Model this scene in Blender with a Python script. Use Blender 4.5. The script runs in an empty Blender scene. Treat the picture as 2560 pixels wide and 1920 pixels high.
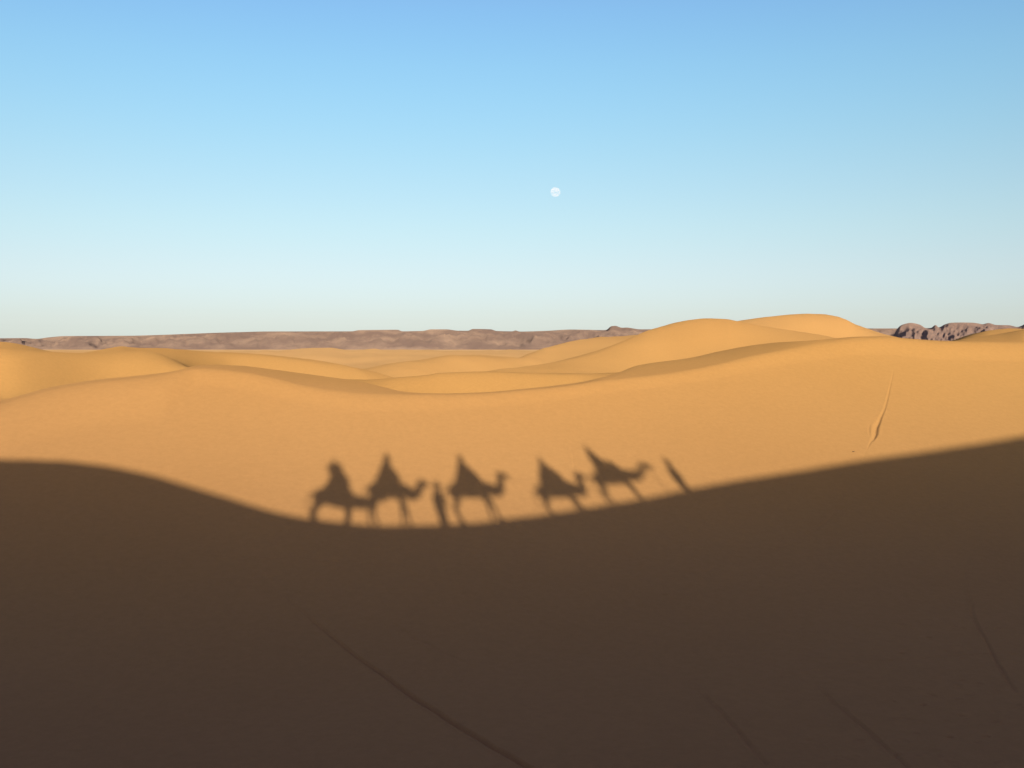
import bpy, bmesh, math, random
import numpy as np
from mathutils import Vector, Matrix, noise as mnoise

random.seed(7)
scene = bpy.context.scene
col = scene.collection

# ---------------------------------------------------------------- camera
# The camera is the rider's phone: world origin, looking along +Y, horizon level.
F_PX, CX, HOR = 2500.0, 1280.0, 868.0          # focal length, centre column, horizon row (photo 2560 x 1920)
cam_data = bpy.data.cameras.new("camera")
cam = bpy.data.objects.new("camera", cam_data)
col.objects.link(cam)
cam.rotation_euler = (math.radians(90), 0, 0)
cam_data.sensor_width = 36.0
cam_data.lens = 36.0 * F_PX / 2560.0
cam_data.shift_y = -(960.0 - HOR) / 2560.0
cam_data.clip_start = 0.02
cam_data.clip_end = 90000.0
scene.camera = cam

# ---------------------------------------------------------------- sun, sky, exposure
ANTI = (838.0, 1158.0)                          # the photographer's own shadow: the point opposite the sun
US, VS = (ANTI[0] - CX) / F_PX, (ANTI[1] - HOR) / F_PX
SUN_D = Vector((US, 1.0, -VS))                  # direction the light travels
sun_el = math.atan2(VS, math.hypot(US, 1.0))
sun_az = math.atan2(-US, -1.0)                  # clockwise from +Y
sun_data = bpy.data.lights.new("sun", 'SUN')
sun_data.energy = 2.6
sun_data.angle = math.radians(0.53)
sun_data.color = (1.0, 0.96, 0.84)
sun = bpy.data.objects.new("sun", sun_data)
col.objects.link(sun)
sun.rotation_euler = SUN_D.to_track_quat('-Z', 'Y').to_euler()

world = bpy.data.worlds.new("World")
scene.world = world
world.use_nodes = True
wn, wl = world.node_tree.nodes, world.node_tree.links
bg = wn["Background"]
sky = wn.new('ShaderNodeTexSky')
sky.sky_type = 'NISHITA'
sky.sun_disc = False
sky.sun_elevation = sun_el
sky.sun_rotation = sun_az
sky.altitude = 800
sky.air_density = 1.0
sky.dust_density = 2.0
sky.ozone_density = 1.0
# sky colour balanced by elevation; unseen zenith tinted to redden the fill in shade (alike in every direction)
tcw = wn.new('ShaderNodeTexCoord'); sepw = wn.new('ShaderNodeSeparateXYZ')
wl.new(tcw.outputs['Generated'], sepw.inputs[0])
rampw = wn.new('ShaderNodeValToRGB')
bal = [(0.0016, (3.058, 4.059, 8.322)), (0.0047, (2.739, 3.689, 7.686)), (0.0087, (2.418, 3.252, 6.895)), (0.0134, (2.145, 2.859, 6.058)), (0.019, (1.948, 2.528, 5.269)), (0.0269, (1.787, 2.223, 4.419)), (0.0348, (1.693, 2.043, 3.842)), (0.0447, (1.646, 1.915, 3.364)), (0.0545, (1.634, 1.847, 3.038)), (0.0663, (1.642, 1.801, 2.755)), (0.0781, (1.655, 1.778, 2.542)), (0.0898, (1.66, 1.776, 2.4)), (0.1035, (1.669, 1.794, 2.292)), (0.1171, (1.682, 1.82, 2.232)), (0.1325, (1.688, 1.848, 2.201)), (0.1479, (1.688, 1.876, 2.195)), (0.1631, (1.686, 1.911, 2.204)), (0.182, (1.676, 1.96, 2.233)), (0.2007, (1.659, 2.007, 2.278)), (0.2192, (1.641, 2.049, 2.335)), (0.2447, (1.62, 2.098, 2.414)), (0.2697, (1.598, 2.126, 2.487)), (0.2941, (1.567, 2.117, 2.554)), (0.318, (1.547, 2.093, 2.617)), (0.6, (1.68, 1.40, 2.60)), (1.0, (1.68, 1.28, 2.50))]
while len(rampw.color_ramp.elements) < len(bal): rampw.color_ramp.elements.new(0.5)
for e_, (p_, c_) in zip(rampw.color_ramp.elements, bal):
    e_.position = p_; e_.color = (*[q / 8.0 for q in c_], 1)
wl.new(sepw.outputs['Z'], rampw.inputs[0])
mulw = wn.new('ShaderNodeVectorMath'); mulw.operation = 'MULTIPLY'
wl.new(sky.outputs[0], mulw.inputs[0]); wl.new(rampw.outputs[0], mulw.inputs[1])
sclw = wn.new('ShaderNodeVectorMath'); sclw.operation = 'SCALE'; sclw.inputs['Scale'].default_value = 3.51
wl.new(mulw.outputs[0], sclw.inputs[0]); wl.new(sclw.outputs[0], bg.inputs[0])
bg.inputs[1].default_value = 0.10
scene.view_settings.view_transform = 'Standard'
scene.view_settings.look = 'None'
scene.view_settings.gamma = 1.0
scene.view_settings.use_curve_mapping = False
scene.view_settings.exposure = 1.19
scene.cycles.max_bounces = 6
scene.cycles.transparent_max_bounces = 8

# ---------------------------------------------------------------- small helpers
def lin(c):
    return tuple(((x / 255) / 12.92 if x / 255 <= .04045 else ((x / 255 + .055) / 1.055) ** 2.4) for x in c)

def material(name, base, rough=1.0, noise_scale=None, noise_amt=0.15, bump=0.0, bump_scale=60.0):
    m = bpy.data.materials.new(name)
    m.use_nodes = True
    n, l = m.node_tree.nodes, m.node_tree.links
    n.clear()
    out = n.new('ShaderNodeOutputMaterial')
    p = n.new('ShaderNodeBsdfPrincipled')
    p.inputs['Base Color'].default_value = (*base, 1)
    p.inputs['Roughness'].default_value = rough
    p.inputs['Specular IOR Level'].default_value = 0.2
    l.new(p.outputs[0], out.inputs[0])
    tc = n.new('ShaderNodeTexCoord')
    if noise_scale:
        t = n.new('ShaderNodeTexNoise'); t.inputs['Scale'].default_value = noise_scale
        t.inputs['Detail'].default_value = 5
        l.new(tc.outputs['Object'], t.inputs['Vector'])
        r = n.new('ShaderNodeValToRGB')
        r.color_ramp.elements[0].position = .3; r.color_ramp.elements[1].position = .7
        r.color_ramp.elements[0].color = (*[c * (1 - noise_amt) for c in base], 1)
        r.color_ramp.elements[1].color = (*[min(1, c * (1 + noise_amt)) for c in base], 1)
        l.new(t.outputs['Fac'], r.inputs[0]); l.new(r.outputs[0], p.inputs['Base Color'])
    if bump:
        t2 = n.new('ShaderNodeTexNoise'); t2.inputs['Scale'].default_value = bump_scale
        t2.inputs['Detail'].default_value = 4
        l.new(tc.outputs['Object'], t2.inputs['Vector'])
        b = n.new('ShaderNodeBump'); b.inputs['Strength'].default_value = bump; b.inputs['Distance'].default_value = .02
        l.new(t2.outputs['Fac'], b.inputs['Height']); l.new(b.outputs[0], p.inputs['Normal'])
    return m

def tag(o, label=None, cat=None, group=None, kind=None):
    if label: o['label'] = label
    if cat: o['category'] = cat
    if group: o['group'] = group
    if kind: o['kind'] = kind
    return o

def pchip_slopes(x, y):
    """x, y arrays (k, n): monotone cubic slopes along axis 0."""
    h = np.diff(x, axis=0); dl = np.diff(y, axis=0) / h
    m = np.zeros_like(y)
    w1 = 2 * h[1:] + h[:-1]; w2 = h[1:] + 2 * h[:-1]
    a, b = dl[:-1], dl[1:]
    same = (a * b) > 0
    den = np.where(same, w1 / np.where(same, a, 1) + w2 / np.where(same, b, 1), 1)
    m[1:-1] = np.where(same, (w1 + w2) / den, 0)
    m[0] = dl[0]; m[-1] = dl[-1]
    return m

def curve(pts):
    """smooth 1-D table lookup, clamped outside."""
    px = np.array([p[0] for p in pts], float)[:, None]; py = np.array([p[1] for p in pts], float)[:, None]
    m = pchip_slopes(px, py)[:, 0]; px = px[:, 0]; py = py[:, 0]
    def f(q):
        q = np.clip(np.asarray(q, float), px[0], px[-1])
        i = np.clip(np.searchsorted(px, q) - 1, 0, len(px) - 2)
        h = px[i + 1] - px[i]; t = (q - px[i]) / h
        return ((2*t**3-3*t**2+1)*py[i] + (t**3-2*t**2+t)*h*m[i] + (-2*t**3+3*t**2)*py[i+1] + (t**3-t**2)*h*m[i+1])
    return f

def smax(a, b, k):
    h = np.clip(0.5 + 0.5 * (a - b) / k, 0, 1)
    return b * (1 - h) + a * h + k * h * (1 - h)

# ---------------------------------------------------------------- the dune field as a height function
# the long dune face opposite the caravan: z = PZ + PA*X + PB*Y, a valley floor before it
PZ, PA, PB, PQ = -23.0, -0.10, 0.32, 0.0035
FLOOR = -10.4

def front(X, Y):
    ym = 47.0 + 0.35 * np.clip(X, 0, 40)
    plane = PZ + PA * X + PB * Y + PQ * (Y - ym) ** 2 * np.where(Y > ym, 1.0, 0.0)
    floor = FLOOR + 0.35 * np.sin(X * 0.11 + 1.0) + 0.25 * np.sin(X * 0.05 + Y * 0.13) + 0.012 * X
    return smax(plane, floor, 3.0)

# crest curves: image column -> elevation row at which a crest stands (read as slopes against the level horizon)
face_top = curve([(-600,1010),(0,1005),(51,992),(127,972),(228,955),(329,945),(405,936),(451,927),(490,921),(540,923),(601,929),(677,943),
    (753,961),(829,974),(905,982),(1000,985),(1101,986),(1203,983),(1304,975),(1405,966),(1500,953),(1627,938),(1728,922),(1804,907),
    (1880,889),(1956,874),(2030,860),(2090,852),(2152,845),(2215,843),(2260,846),(2310,850),(2360,853),(2420,854),(2560,855),(3200,850)])
shoulder = curve([(-600,1006),(0,1000),(51,988),(127,968),(228,951),(329,941),(405,933),(451,925),(490,914),(540,911),(601,913),(677,922),
    (753,933),(829,944),(905,956),(960,969),(1000,978),(1050,983),(1101,984),(1203,981),(1304,973),(1405,963),(1450,957),(1500,946),(1545,932),(1589,916),(1728,894),(1804,878),
    (1892,862),(1943,856),(2006,853),(2076,848),(2152,842),(2215,841),(2260,845),(2310,849),(2360,852),(2420,853),(2560,854),(3200,849)])
lay_a = curve([(-600,870),(0,884),(120,893),(230,898),(354,899),(405,906),(456,915),(490,922),(600,924),(677,931),(753,941),(829,949),
    (905,950),(1000,943),(1063,938),(1101,933),(1228,930),(1304,932),(1456,935),(1560,932),(1640,932),(1800,905),(2000,880),(2200,872),
    (2330,862),(2380,853),(2415,847),(2462,840),(2506,833),(2560,823),(2620,815),(2900,800)])
dist_a = curve([(-600,84),(0,87),(300,98),(500,102),(800,98),(1000,94),(1300,96),(1600,114),(2100,120),(2560,112)])
lay_b = curve([(-600,820),(-200,845),(0,854),(30,857),(79,867),(122,877),(165,883),(190,884),(230,879),(266,872),(304,867),(325,869.5),(350,871.5),(440,873),
    (500,877),(560,880),(652,887),(728,897),(804,909),(867,920),(943,935),(1000,946),(1100,948),(1240,930),(1380,906),(1430,894),
    (1468,884),(1506,873),(1551,856),(1586,842),(1616,830),(1652,820),(1690,811),(1728,803),(1766,799),(1816,801),(1842,806),(1905,818),
    (1981,829),(2060,841),(2110,852),(2200,872),(2300,872),(2375,858),(2410,845),(2440,836),(2475,829),(2530,825),(2570,826),(2700,835)])
dist_b = curve([(-600,100),(0,103),(300,124),(600,150),(900,160),(1300,180),(1760,190),(2100,185),(2300,160),(2560,150)])
lay_c = curve([(-600,892),(600,892),(850,936),(918,925),(981,910),(1060,899),(1127,890),(1203,891),(1253,896),(1290,897),(1320,886),(1367,870),(1430,857),
    (1494,848),(1560,842),(1640,835),(1750,816),(1842,806),(1885,799),(1930,793),(1981,787),(2019,785),(2051,787),(2089,792),(2114,799),
    (2142,813),(2167,823),(2203,835),(2240,844),(2320,860),(2560,862),(3000,860)])
dist_c = curve([(0,230),(900,235),(1250,245),(1400,262),(2000,250),(2560,260)])
lay_d = curve([(-600,878),(500,880),(690,881),(712,877),(745,874),(780,871.8),(825,871.2),(850,875),(880,879),(905,877.5),(930,876),(952,878),(1000,877),
    (1100,879),(1250,880),(1400,880),(2000,880),(3000,878)])

def z_at(row, Y):
    return -(row - HOR) / F_PX * Y

def field_nodes(u):
    x = CX + u * F_PX
    n = u.shape[0]
    vf = (face_top(x) - HOR) / F_PX
    Yf = -PZ / (PB + vf + PA * u)                       # where the face reaches its top break
    for _ in range(12):
        e = front(u * Yf, Yf) + vf * Yf
        Yf = Yf - e / (PB + 0.1 + vf + PA * u)
    zf = -vf * Yf
    vs_ = (shoulder(x) - HOR) / F_PX
    sl = curve([(-600,.10),(400,.10),(520,.04),(1000,.05),(1200,.10),(1500,.06),(1600,.045),(1900,.045),(2080,.12),(2560,.15)])(x)
    Ys = (sl * Yf - zf) / (vs_ + sl)
    Ys = np.maximum(Ys, Yf + 2.0)
    zs = -vs_ * Ys
    Ya = dist_a(x); za = z_at(lay_a(x), Ya)
    Yb = dist_b(x); zb = z_at(lay_b(x), Yb)
    Yc = dist_c(x); zc = z_at(lay_c(x), Yc)
    Yd = np.full(n, 460.0); zd = z_at(lay_d(x), Yd)
    rr = curve([(-600,6.0),(400,6.0),(500,2.5),(1000,2.5),(1300,2.0),(1600,2.0),(2000,3.0),(2560,4.0)])(x)
    Y0 = Yf - rr
    z0 = front(u * Y0, Y0)
    V1Y = np.maximum(Ys + 5, Ya - 15); V1Y = Ys + (V1Y - Ys) * 0.85
    lf = curve([(-600,1),(400,1),(520,0),(880,0),(1000,1),(1430,1),(1560,0),(2560,0)])(x)
    V1Y = V1Y * (1 - lf) + (Ya - 7.5) * lf
    drop = curve([(-600,.9),(-100,1.0),(100,1.7),(300,2.5),(480,2.8),(600,2.2),(800,1.5),(1000,2.2),(1400,2.4),(1540,2.8),(1700,3.6),(2560,3.6)])(x)
    v1 = np.minimum(zs, za) - drop
    V2Y = Ya + (Yb - Ya) * curve([(0,.5),(450,.5),(600,.72),(2560,.6)])(x)
    deep2 = curve([(0, -0.1), (420, 0.0), (520, 2.0), (620, 4.5), (900, 5.0), (1200, 4.5), (1500, 3.0), (2000, 3.0), (2560, 2)])(x)
    v2 = np.minimum(za, zb) - deep2 + 0.35 * (np.maximum(za, zb) - np.minimum(za, zb)) * np.clip((560 - x) / 160, 0, 1)
    V3Y = 0.4 * Yb + 0.6 * Yc
    v3 = np.minimum(zb, zc) - 5.0
    V4Y = 0.55 * Yc + 0.45 * Yd
    v4 = np.minimum(np.minimum(zc, zd) - 4.5, -9.0)
    one = np.ones(n)
    S2 = Ys + 1.6; V1Y = np.maximum(V1Y, S2 + 1.5)
    Yn = np.stack([Y0, Yf, Ys, S2, V1Y, Ya, V2Y, Yb, V3Y, Yc, V4Y, Yd, 640 * one, 1200 * one, 45000 * one])
    zn = np.stack([z0, zf, zs, zs - 0.22, v1, za, v2, zb, v3, zc, v4, zd, -11.5 * one, -12.0 * one, -12.0 * one])
    m = pchip_slopes(Yn, zn)
    m[0] = PB + 2 * PQ * np.clip(Y0 - 47.0 - 0.35 * np.clip(u * Y0, 0, 40), 0, None)
    m[5] = np.maximum(m[5], curve([(-600, .30), (380, .34), (470, 0), (3000, 0)])(x))
    m[2] = curve([(-600,.15),(440,.14),(530,.02),(940,.02),(1020,.12),(1420,.12),(1560,.0),(2000,.0),(2100,.08),(2560,.1)])(x)
    return Yn, zn, m

def field(u, Y):
    """heights on the whole grid rows Y x columns u."""
    Yn, zn, m = field_nodes(u)
    out = np.empty((len(Y), len(u)))
    cols = np.arange(len(u))
    for r, y in enumerate(Y):
        i = np.clip((Yn < y).sum(axis=0) - 1, 0, Yn.shape[0] - 2)
        h = Yn[i + 1, cols] - Yn[i, cols]
        t = (y - Yn[i, cols]) / h
        zi = ((2*t**3-3*t**2+1)*zn[i, cols] + (t**3-2*t**2+t)*h*m[i, cols]
              + (-2*t**3+3*t**2)*zn[i+1, cols] + (t**3-t**2)*h*m[i+1, cols])
        X = u * y
        out[r] = np.where(y < Yn[0], front(X, y), zi)
    return out

def hit(px, py):
    """where the sight line through a photo pixel meets the dune face."""
    u, v = (px - CX) / F_PX, (py - HOR) / F_PX
    ys = np.arange(23.0, 130.0, 0.04)
    Yn, zn, m = field_nodes(np.array([u]))
    z = field(np.array([u]), ys)[:, 0] if False else front(u * ys, ys)
    over = np.nonzero(z >= -v * ys)[0]
    y = ys[over[0]] if len(over) else 60.0
    return Vector((u * y, y, -v * y))

# ---------------------------------------------------------------- the ridge the caravan walks on
shadow_edge = [(-900,1235),(-500,1185),(-150,1152),(0,1148),(110,1150),(170,1153),(300,1170),(440,1204),(560,1241),(690,1279),(770,1295),(860,1306),(960,1313),(1060,1312),(1150,1309),
    (1270,1296),(1385,1281),(1480,1266),(1600,1247),(1720,1222),(1850,1199),(2000,1176),(2150,1151),(2300,1130),(2450,1107),(2560,1088),(2800,1050),(3100,1010)]
crest_y = curve([(-60,-9),(-30,-3),(-12,-0.9),(-3,-0.55),(0,-0.5),(6,-0.6),(15,-1.2),(40,-4.0),(80,-9)])
cz = []
for (px, py) in shadow_edge:
    T = hit(px, py)
    t = T.y + 0.6
    for _ in range(4):
        P = T - SUN_D * t
        t += P.y - float(crest_y(P.x))
    cz.append((P.x, P.z))
cz.sort()
cz = [(cz[0][0] - 60, cz[0][1] - 1)] + cz + [(cz[-1][0] + 80, cz[-1][1] + 1.5)]
crest_z = curve(cz)
WIND, LEE = 0.17, 0.60

def ridge(X, Y):
    d = Y - crest_y(X)
    k = 0.10
    tent = np.where(d > 0, LEE * d, -WIND * d)
    soft = np.exp(-np.abs(d) / 0.5) * 0.0
    return crest_z(X) - tent - soft

def near_ground(X, Y):
    far_floor = FLOOR - 3.0 + 0.4 * np.sin(X * .07) + 0.3 * np.sin(Y * .09 + X * .03)
    base = np.where(Y > 0, front(X, np.maximum(Y, 0)), far_floor)
    return smax(ridge(X, Y), base, 1.5)

def ground(x, y):
    return float(near_ground(np.array([float(x)]), np.array([float(y)]))[0])

# ---------------------------------------------------------------- sand material
def sand_material():
    m = bpy.data.materials.new("dune_sand")
    m.use_nodes = True
    n, l = m.node_tree.nodes, m.node_tree.links
    n.clear()
    out = n.new('ShaderNodeOutputMaterial')
    dif = n.new('ShaderNodeBsdfDiffuse'); dif.inputs['Roughness'].default_value = 0.45
    geo = n.new('ShaderNodeNewGeometry')
    big = n.new('ShaderNodeTexNoise'); big.inputs['Scale'].default_value = 0.035; big.inputs['Detail'].default_value = 4
    fine = n.new('ShaderNodeTexNoise'); fine.inputs['Scale'].default_value = 3.0; fine.inputs['Detail'].default_value = 8; fine.inputs['Roughness'].default_value = .75
    l.new(geo.outputs['Position'], big.inputs['Vector']); l.new(geo.outputs['Position'], fine.inputs['Vector'])
    r = n.new('ShaderNodeValToRGB')
    r.color_ramp.elements[0].position = .35; r.color_ramp.elements[1].position = .65
    r.color_ramp.elements[0].color = (.385, .190, .068, 1); r.color_ramp.elements[1].color = (.405, .203, .075, 1)
    l.new(big.outputs['Fac'], r.inputs[0])
    mr = n.new('ShaderNodeMapRange'); mr.inputs['From Min'].default_value = .3; mr.inputs['From Max'].default_value = .7
    mr.inputs['To Min'].default_value = .94; mr.inputs['To Max'].default_value = 1.06
    l.new(fine.outputs['Fac'], mr.inputs[0])
    mul = n.new('ShaderNodeVectorMath'); mul.operation = 'SCALE'
    l.new(r.outputs[0], mul.inputs[0]); l.new(mr.outputs[0], mul.inputs['Scale'])
    # gravel plain far away: paler and pinker
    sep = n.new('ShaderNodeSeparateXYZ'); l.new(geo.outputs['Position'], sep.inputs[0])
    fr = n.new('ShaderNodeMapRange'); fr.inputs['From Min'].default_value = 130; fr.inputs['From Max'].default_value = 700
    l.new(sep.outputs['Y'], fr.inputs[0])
    mx = n.new('ShaderNodeMix'); mx.data_type = 'RGBA'
    
    fy = n.new('ShaderNodeMapRange'); fy.inputs['From Min'].default_value = 43; fy.inputs['From Max'].default_value = 74   # yellower with distance; the face's sunlit brightening toward its crest painted into the colour
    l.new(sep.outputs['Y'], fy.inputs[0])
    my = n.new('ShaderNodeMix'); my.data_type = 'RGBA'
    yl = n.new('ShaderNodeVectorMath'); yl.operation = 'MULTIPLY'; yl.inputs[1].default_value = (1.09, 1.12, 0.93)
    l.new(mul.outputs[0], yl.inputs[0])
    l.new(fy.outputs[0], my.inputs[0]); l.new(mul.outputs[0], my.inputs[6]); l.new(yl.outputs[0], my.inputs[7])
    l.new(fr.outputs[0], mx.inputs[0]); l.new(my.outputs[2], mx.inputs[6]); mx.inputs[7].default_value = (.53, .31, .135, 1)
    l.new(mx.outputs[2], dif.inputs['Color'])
    # wind ripples, a few centimetres high
    wv = n.new('ShaderNodeTexWave'); wv.wave_type = 'BANDS'; wv.bands_direction = 'X'
    wv.inputs['Scale'].default_value = 2.2; wv.inputs['Distortion'].default_value = 5; wv.inputs['Detail'].default_value = 2
    wv.inputs['Detail Scale'].default_value = .6
    mp = n.new('ShaderNodeMapping'); mp.inputs['Rotation'].default_value = (0, 0, math.radians(62))
    l.new(geo.outputs['Position'], mp.inputs[0]); l.new(mp.outputs[0], wv.inputs['Vector'])
    ad = n.new('ShaderNodeMath'); ad.operation = 'MULTIPLY_ADD'; ad.inputs[1].default_value = .8
    l.new(fine.outputs['Fac'], ad.inputs[0]); 
    wm = n.new('ShaderNodeMath'); wm.operation = 'MULTIPLY'; wm.inputs[1].default_value = .25
    l.new(wv.outputs['Fac'], wm.inputs[0]); l.new(wm.outputs[0], ad.inputs[2])
    bp = n.new('ShaderNodeBump'); bp.inputs['Strength'].default_value = .3; bp.inputs['Distance'].default_value = .03
    l.new(ad.outputs[0], bp.inputs['Height']); l.new(bp.outputs[0], dif.inputs['Normal'])
    l.new(dif.outputs[0], out.inputs[0])
    return m
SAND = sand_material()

def grid_object(name, X, Y, Z, mat):
    R, C = Z.shape
    co = np.stack([X, Y, Z], axis=-1).reshape(-1, 3).astype(np.float32)
    idx = np.arange(R * C).reshape(R, C)
    q = np.stack([idx[:-1, :-1], idx[:-1, 1:], idx[1:, 1:], idx[1:, :-1]], axis=-1).reshape(-1, 4)
    me = bpy.data.meshes.new(name)
    me.vertices.add(len(co)); me.vertices.foreach_set("co", co.ravel())
    me.loops.add(q.size); me.loops.foreach_set("vertex_index", q.ravel().astype(np.int32))
    me.polygons.add(len(q))
    me.polygons.foreach_set("loop_start", np.arange(0, q.size, 4, dtype=np.int32))
    me.polygons.foreach_set("use_smooth", np.ones(len(q), dtype=bool))
    me.update(); me.validate()
    me.materials.append(mat)
    o = bpy.data.objects.new(name, me)
    col.objects.link(o)
    return o

# ---- columns (slope u = X/Y) and rows (Y)
inner = np.concatenate([np.arange(-0.56, 0.342, 0.0014), np.arange(0.342, 0.392, 0.0005), np.arange(0.392, 0.5601, 0.0014)])
outer = 0.56 * (3.6 / 0.56) ** (np.arange(1, 46) / 45.0)
U = np.concatenate([-outer[::-1], inner, outer])
Yr = np.concatenate([np.arange(22.0, 46.0, 0.06), np.arange(46.0, 96.0, 0.16), 96.0 * 1.006 ** np.arange(0, 192),
                     303.0 * 1.015 ** np.arange(0, 58), 720.0 * 1.08 ** np.arange(0, 54)])
Z = field(U, Yr)
Xg = U[None, :] * Yr[:, None]
Yg = np.repeat(Yr[:, None], len(U), axis=1)
# low, broad unevenness of the sand
Z += 0.035 * np.sin(Xg * 0.41 + 0.6 * np.sin(Yg * .17)) * np.sin(Yg * 0.29 + 1.2) * np.clip((Yg - 22) / 6, 0, 1) * np.clip((200 - Yg) / 60, 0, 1)

# low overlapping swells on the farther dunes
sw = np.zeros_like(Z)
for k_, (wl_, am_, an_) in enumerate([(31.0, .20, .5), (19.0, .13, -.35), (12.0, .08, .9), (7.0, .035, .2)]):
    ph_ = (Xg * math.sin(an_) * .55 + Yg * math.cos(an_)) * 2 * math.pi / wl_ + 1.7 * np.sin(Xg * .045 * (k_ + 1) + k_)
    sw += am_ * (1 - np.abs(np.sin(ph_ / 2)) ** .8 * 1.3)
Z += (1.4 + 2.2 * np.clip((Yg - 190) / 160, 0, 1)) * sw * np.clip((Yg - 120) / 25, 0, 1) * np.clip((1500 - Yg) / 900, 0, 1)

fd = (1 - np.abs(np.sin(Xg * .021 + Yg * .011 + 1.3 * np.sin(Yg * .006)))) * 2.6 + (1 - np.abs(np.sin(Xg * .047 - Yg * .017 + 1.1 * np.sin(Xg * .009)))) * 1.5
Z += fd * np.clip((Yg - 480) / 150, 0, 1) * np.clip((3600 - Yg) / 1500, 0, 1)

# ---- marks in the sand: narrow grooves and the slump on the right
def groove(path, closed=False):
    """path: (px, py, half-width m, depth m, lip m)"""
    pts = [(hit(p[0], p[1]), *p[2:]) for p in path]
    P = np.array([[p[0].x, p[0].y] for p in pts]); W = np.array([p[1] for p in pts]); D = np.array([p[2] for p in pts]); L = np.array([p[3] for p in pts])
    lo, hi = P.min(0) - 1.5, P.max(0) + 1.5
    r0, r1 = np.searchsorted(Yr, lo[1]), np.searchsorted(Yr, hi[1])
    sx, sy = Xg[r0:r1], Yg[r0:r1]
    cs = np.nonzero(((sx > lo[0]) & (sx < hi[0])).any(0))[0]
    if len(cs) == 0: return
    c0, c1 = cs[0], cs[-1] + 1
    sx, sy = sx[:, c0:c1], sy[:, c0:c1]
    best = np.full(sx.shape, 1e9); w = np.zeros(sx.shape) + .1; d = np.zeros(sx.shape); lp = np.zeros(sx.shape)
    for k in range(len(P) - 1):
        a, b = P[k], P[k + 1]; ab = b - a; q = ab @ ab
        t = np.clip(((sx - a[0]) * ab[0] + (sy - a[1]) * ab[1]) / q, 0, 1)
        ds = np.hypot(sx - a[0] - t * ab[0], sy - a[1] - t * ab[1])
        mk = ds < best
        best = np.where(mk, ds, best); w = np.where(mk, W[k] + t * (W[k+1] - W[k]), w)
        d = np.where(mk, D[k] + t * (D[k+1] - D[k]), d); lp = np.where(mk, L[k] + t * (L[k+1] - L[k]), lp)
    s = best / w
    dz = -d * np.exp(-(s ** 2) * 1.2) + lp * np.exp(-((s - 1.7) ** 2) * 2.5)
    Z[r0:r1, c0:c1] += dz

def wob(path, n, amp):
    out = []
    for k in range(len(path) - 1):
        for i in range(n):
            t = i / n
            a, b = path[k], path[k + 1]
            p = [a[j] + t * (b[j] - a[j]) for j in range(5)]
            p[0] += random.uniform(-amp, amp); p[1] += random.uniform(-amp, amp) * .5
            out.append(tuple(p))
    out.append(path[-1])
    return out

# slump: thin run at the top, a deep sickle below
groove([(2236,918,0.0216,0,0),(2231,940,0.0504,0.015675,0.0028),(2222,980,0.0648,0.03135,0.0056),(2212,1020,0.072,0.0418,0.0056),(2203,1040,0.0864,0.057475,0.0084),(2196,1056,0.1224,0.088825,0.0112),
        (2190,1068,0.144,0.11495,0.014),(2188,1084,0.144,0.1045,0.014),(2184,1096,0.1008,0.07315,0.0112),(2176,1106,0.0504,0.036575,0.0056),(2166,1126,0.0288,0.015675,0.0028),(2156,1150,0.0216,0.0078375,0)])
groove([(2176,1060,0.036,0,0),(2172,1072,0.072,0.0209,0.0056),(2174,1088,0.072,0.0209,0.0056),(2178,1100,0.036,0.01045,0)])
groove([(2196,1042,0.0216,0.015675,0),(2190,1048,0.036,0.026125,0.0028),(2186,1054,0.0216,0.01045,0)])
# faint track going on down through the shade
groove(wob([(2130,1200,.04,.012,.004),(2100,1268,.05,.02,.006),(2073,1300,.06,.03,.01),(2020,1336,.06,.03,.01),(1963,1364,.06,.02,.006),(1850,1400,.05,.008,.0)], 3, 2))
# long groove from the bottom centre up to the left
groove(wob([(690,1470,0.05,0.016,0),(790,1560,0.06,0.048,0.014),(900,1650,0.07,0.072,0.021),(1020,1735,0.08,0.088,0.028),(1120,1800,0.08,0.096,0.028),(1230,1866,0.08,0.096,0.028),(1330,1925,0.08,0.096,0.028)], 4, 1.5))
groove(wob([(620,1440,0.04,0.0128,0),(700,1440,0.05,0.0192,0.0056),(560,1460,0.04,0,0)], 3, 2))
groove(wob([(980,1560,0.06,0.024,0.0056),(1040,1600,0.06,0.032,0.0084),(1120,1640,0.06,0.032,0.0084),(1190,1670,0.06,0.016,0)], 3, 2))
# curved tracks at bottom right
groove(wob([(1735,1715,0.06,0.01944,0.004536),(1790,1770,0.07,0.03888,0.01134),(1850,1835,0.08,0.04536,0.013608),(1915,1910,0.08,0.04536,0.013608)], 3, 3))
groove(wob([(2040,1715,0.06,0.01944,0.004536),(2090,1760,0.07,0.04536,0.013608),(2160,1820,0.08,0.04536,0.013608),(2270,1918,0.08,0.04536,0.013608)], 4, 3))
groove(wob([(2410,1430,0.05,0.015552,0.004536),(2425,1500,0.06,0.02592,0.006804),(2437,1549,0.06,0.03888,0.01134),(2483,1641,0.06,0.04536,0.013608),(2540,1730,0.07,0.03888,0.01134)], 4, 3))
groove(wob([(1960,1690,0.08,0.01944,0.004536),(2150,1660,0.09,0.02592,0.006804),(2400,1640,0.09,0.02592,0.006804),(2600,1625,0.09,0.01296,0)], 4, 3))
groove(wob([(300,1400,0.06,0.007776,0),(500,1392,0.07,0.015552,0.004536),(800,1398,0.07,0.015552,0.004536),(1000,1412,0.06,0.00648,0)], 4, 2))
groove(wob([(0,1440,0.08,0.015552,0.004536),(140,1434,0.09,0.01944,0.004536),(300,1425,0.08,0.007776,0)], 4, 2))
groove(wob([(1680,1430,0.06,0.01296,0),(1740,1432,0.07,0.023328,0.006804),(1790,1422,0.06,0.010368,0)], 3, 2))
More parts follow.
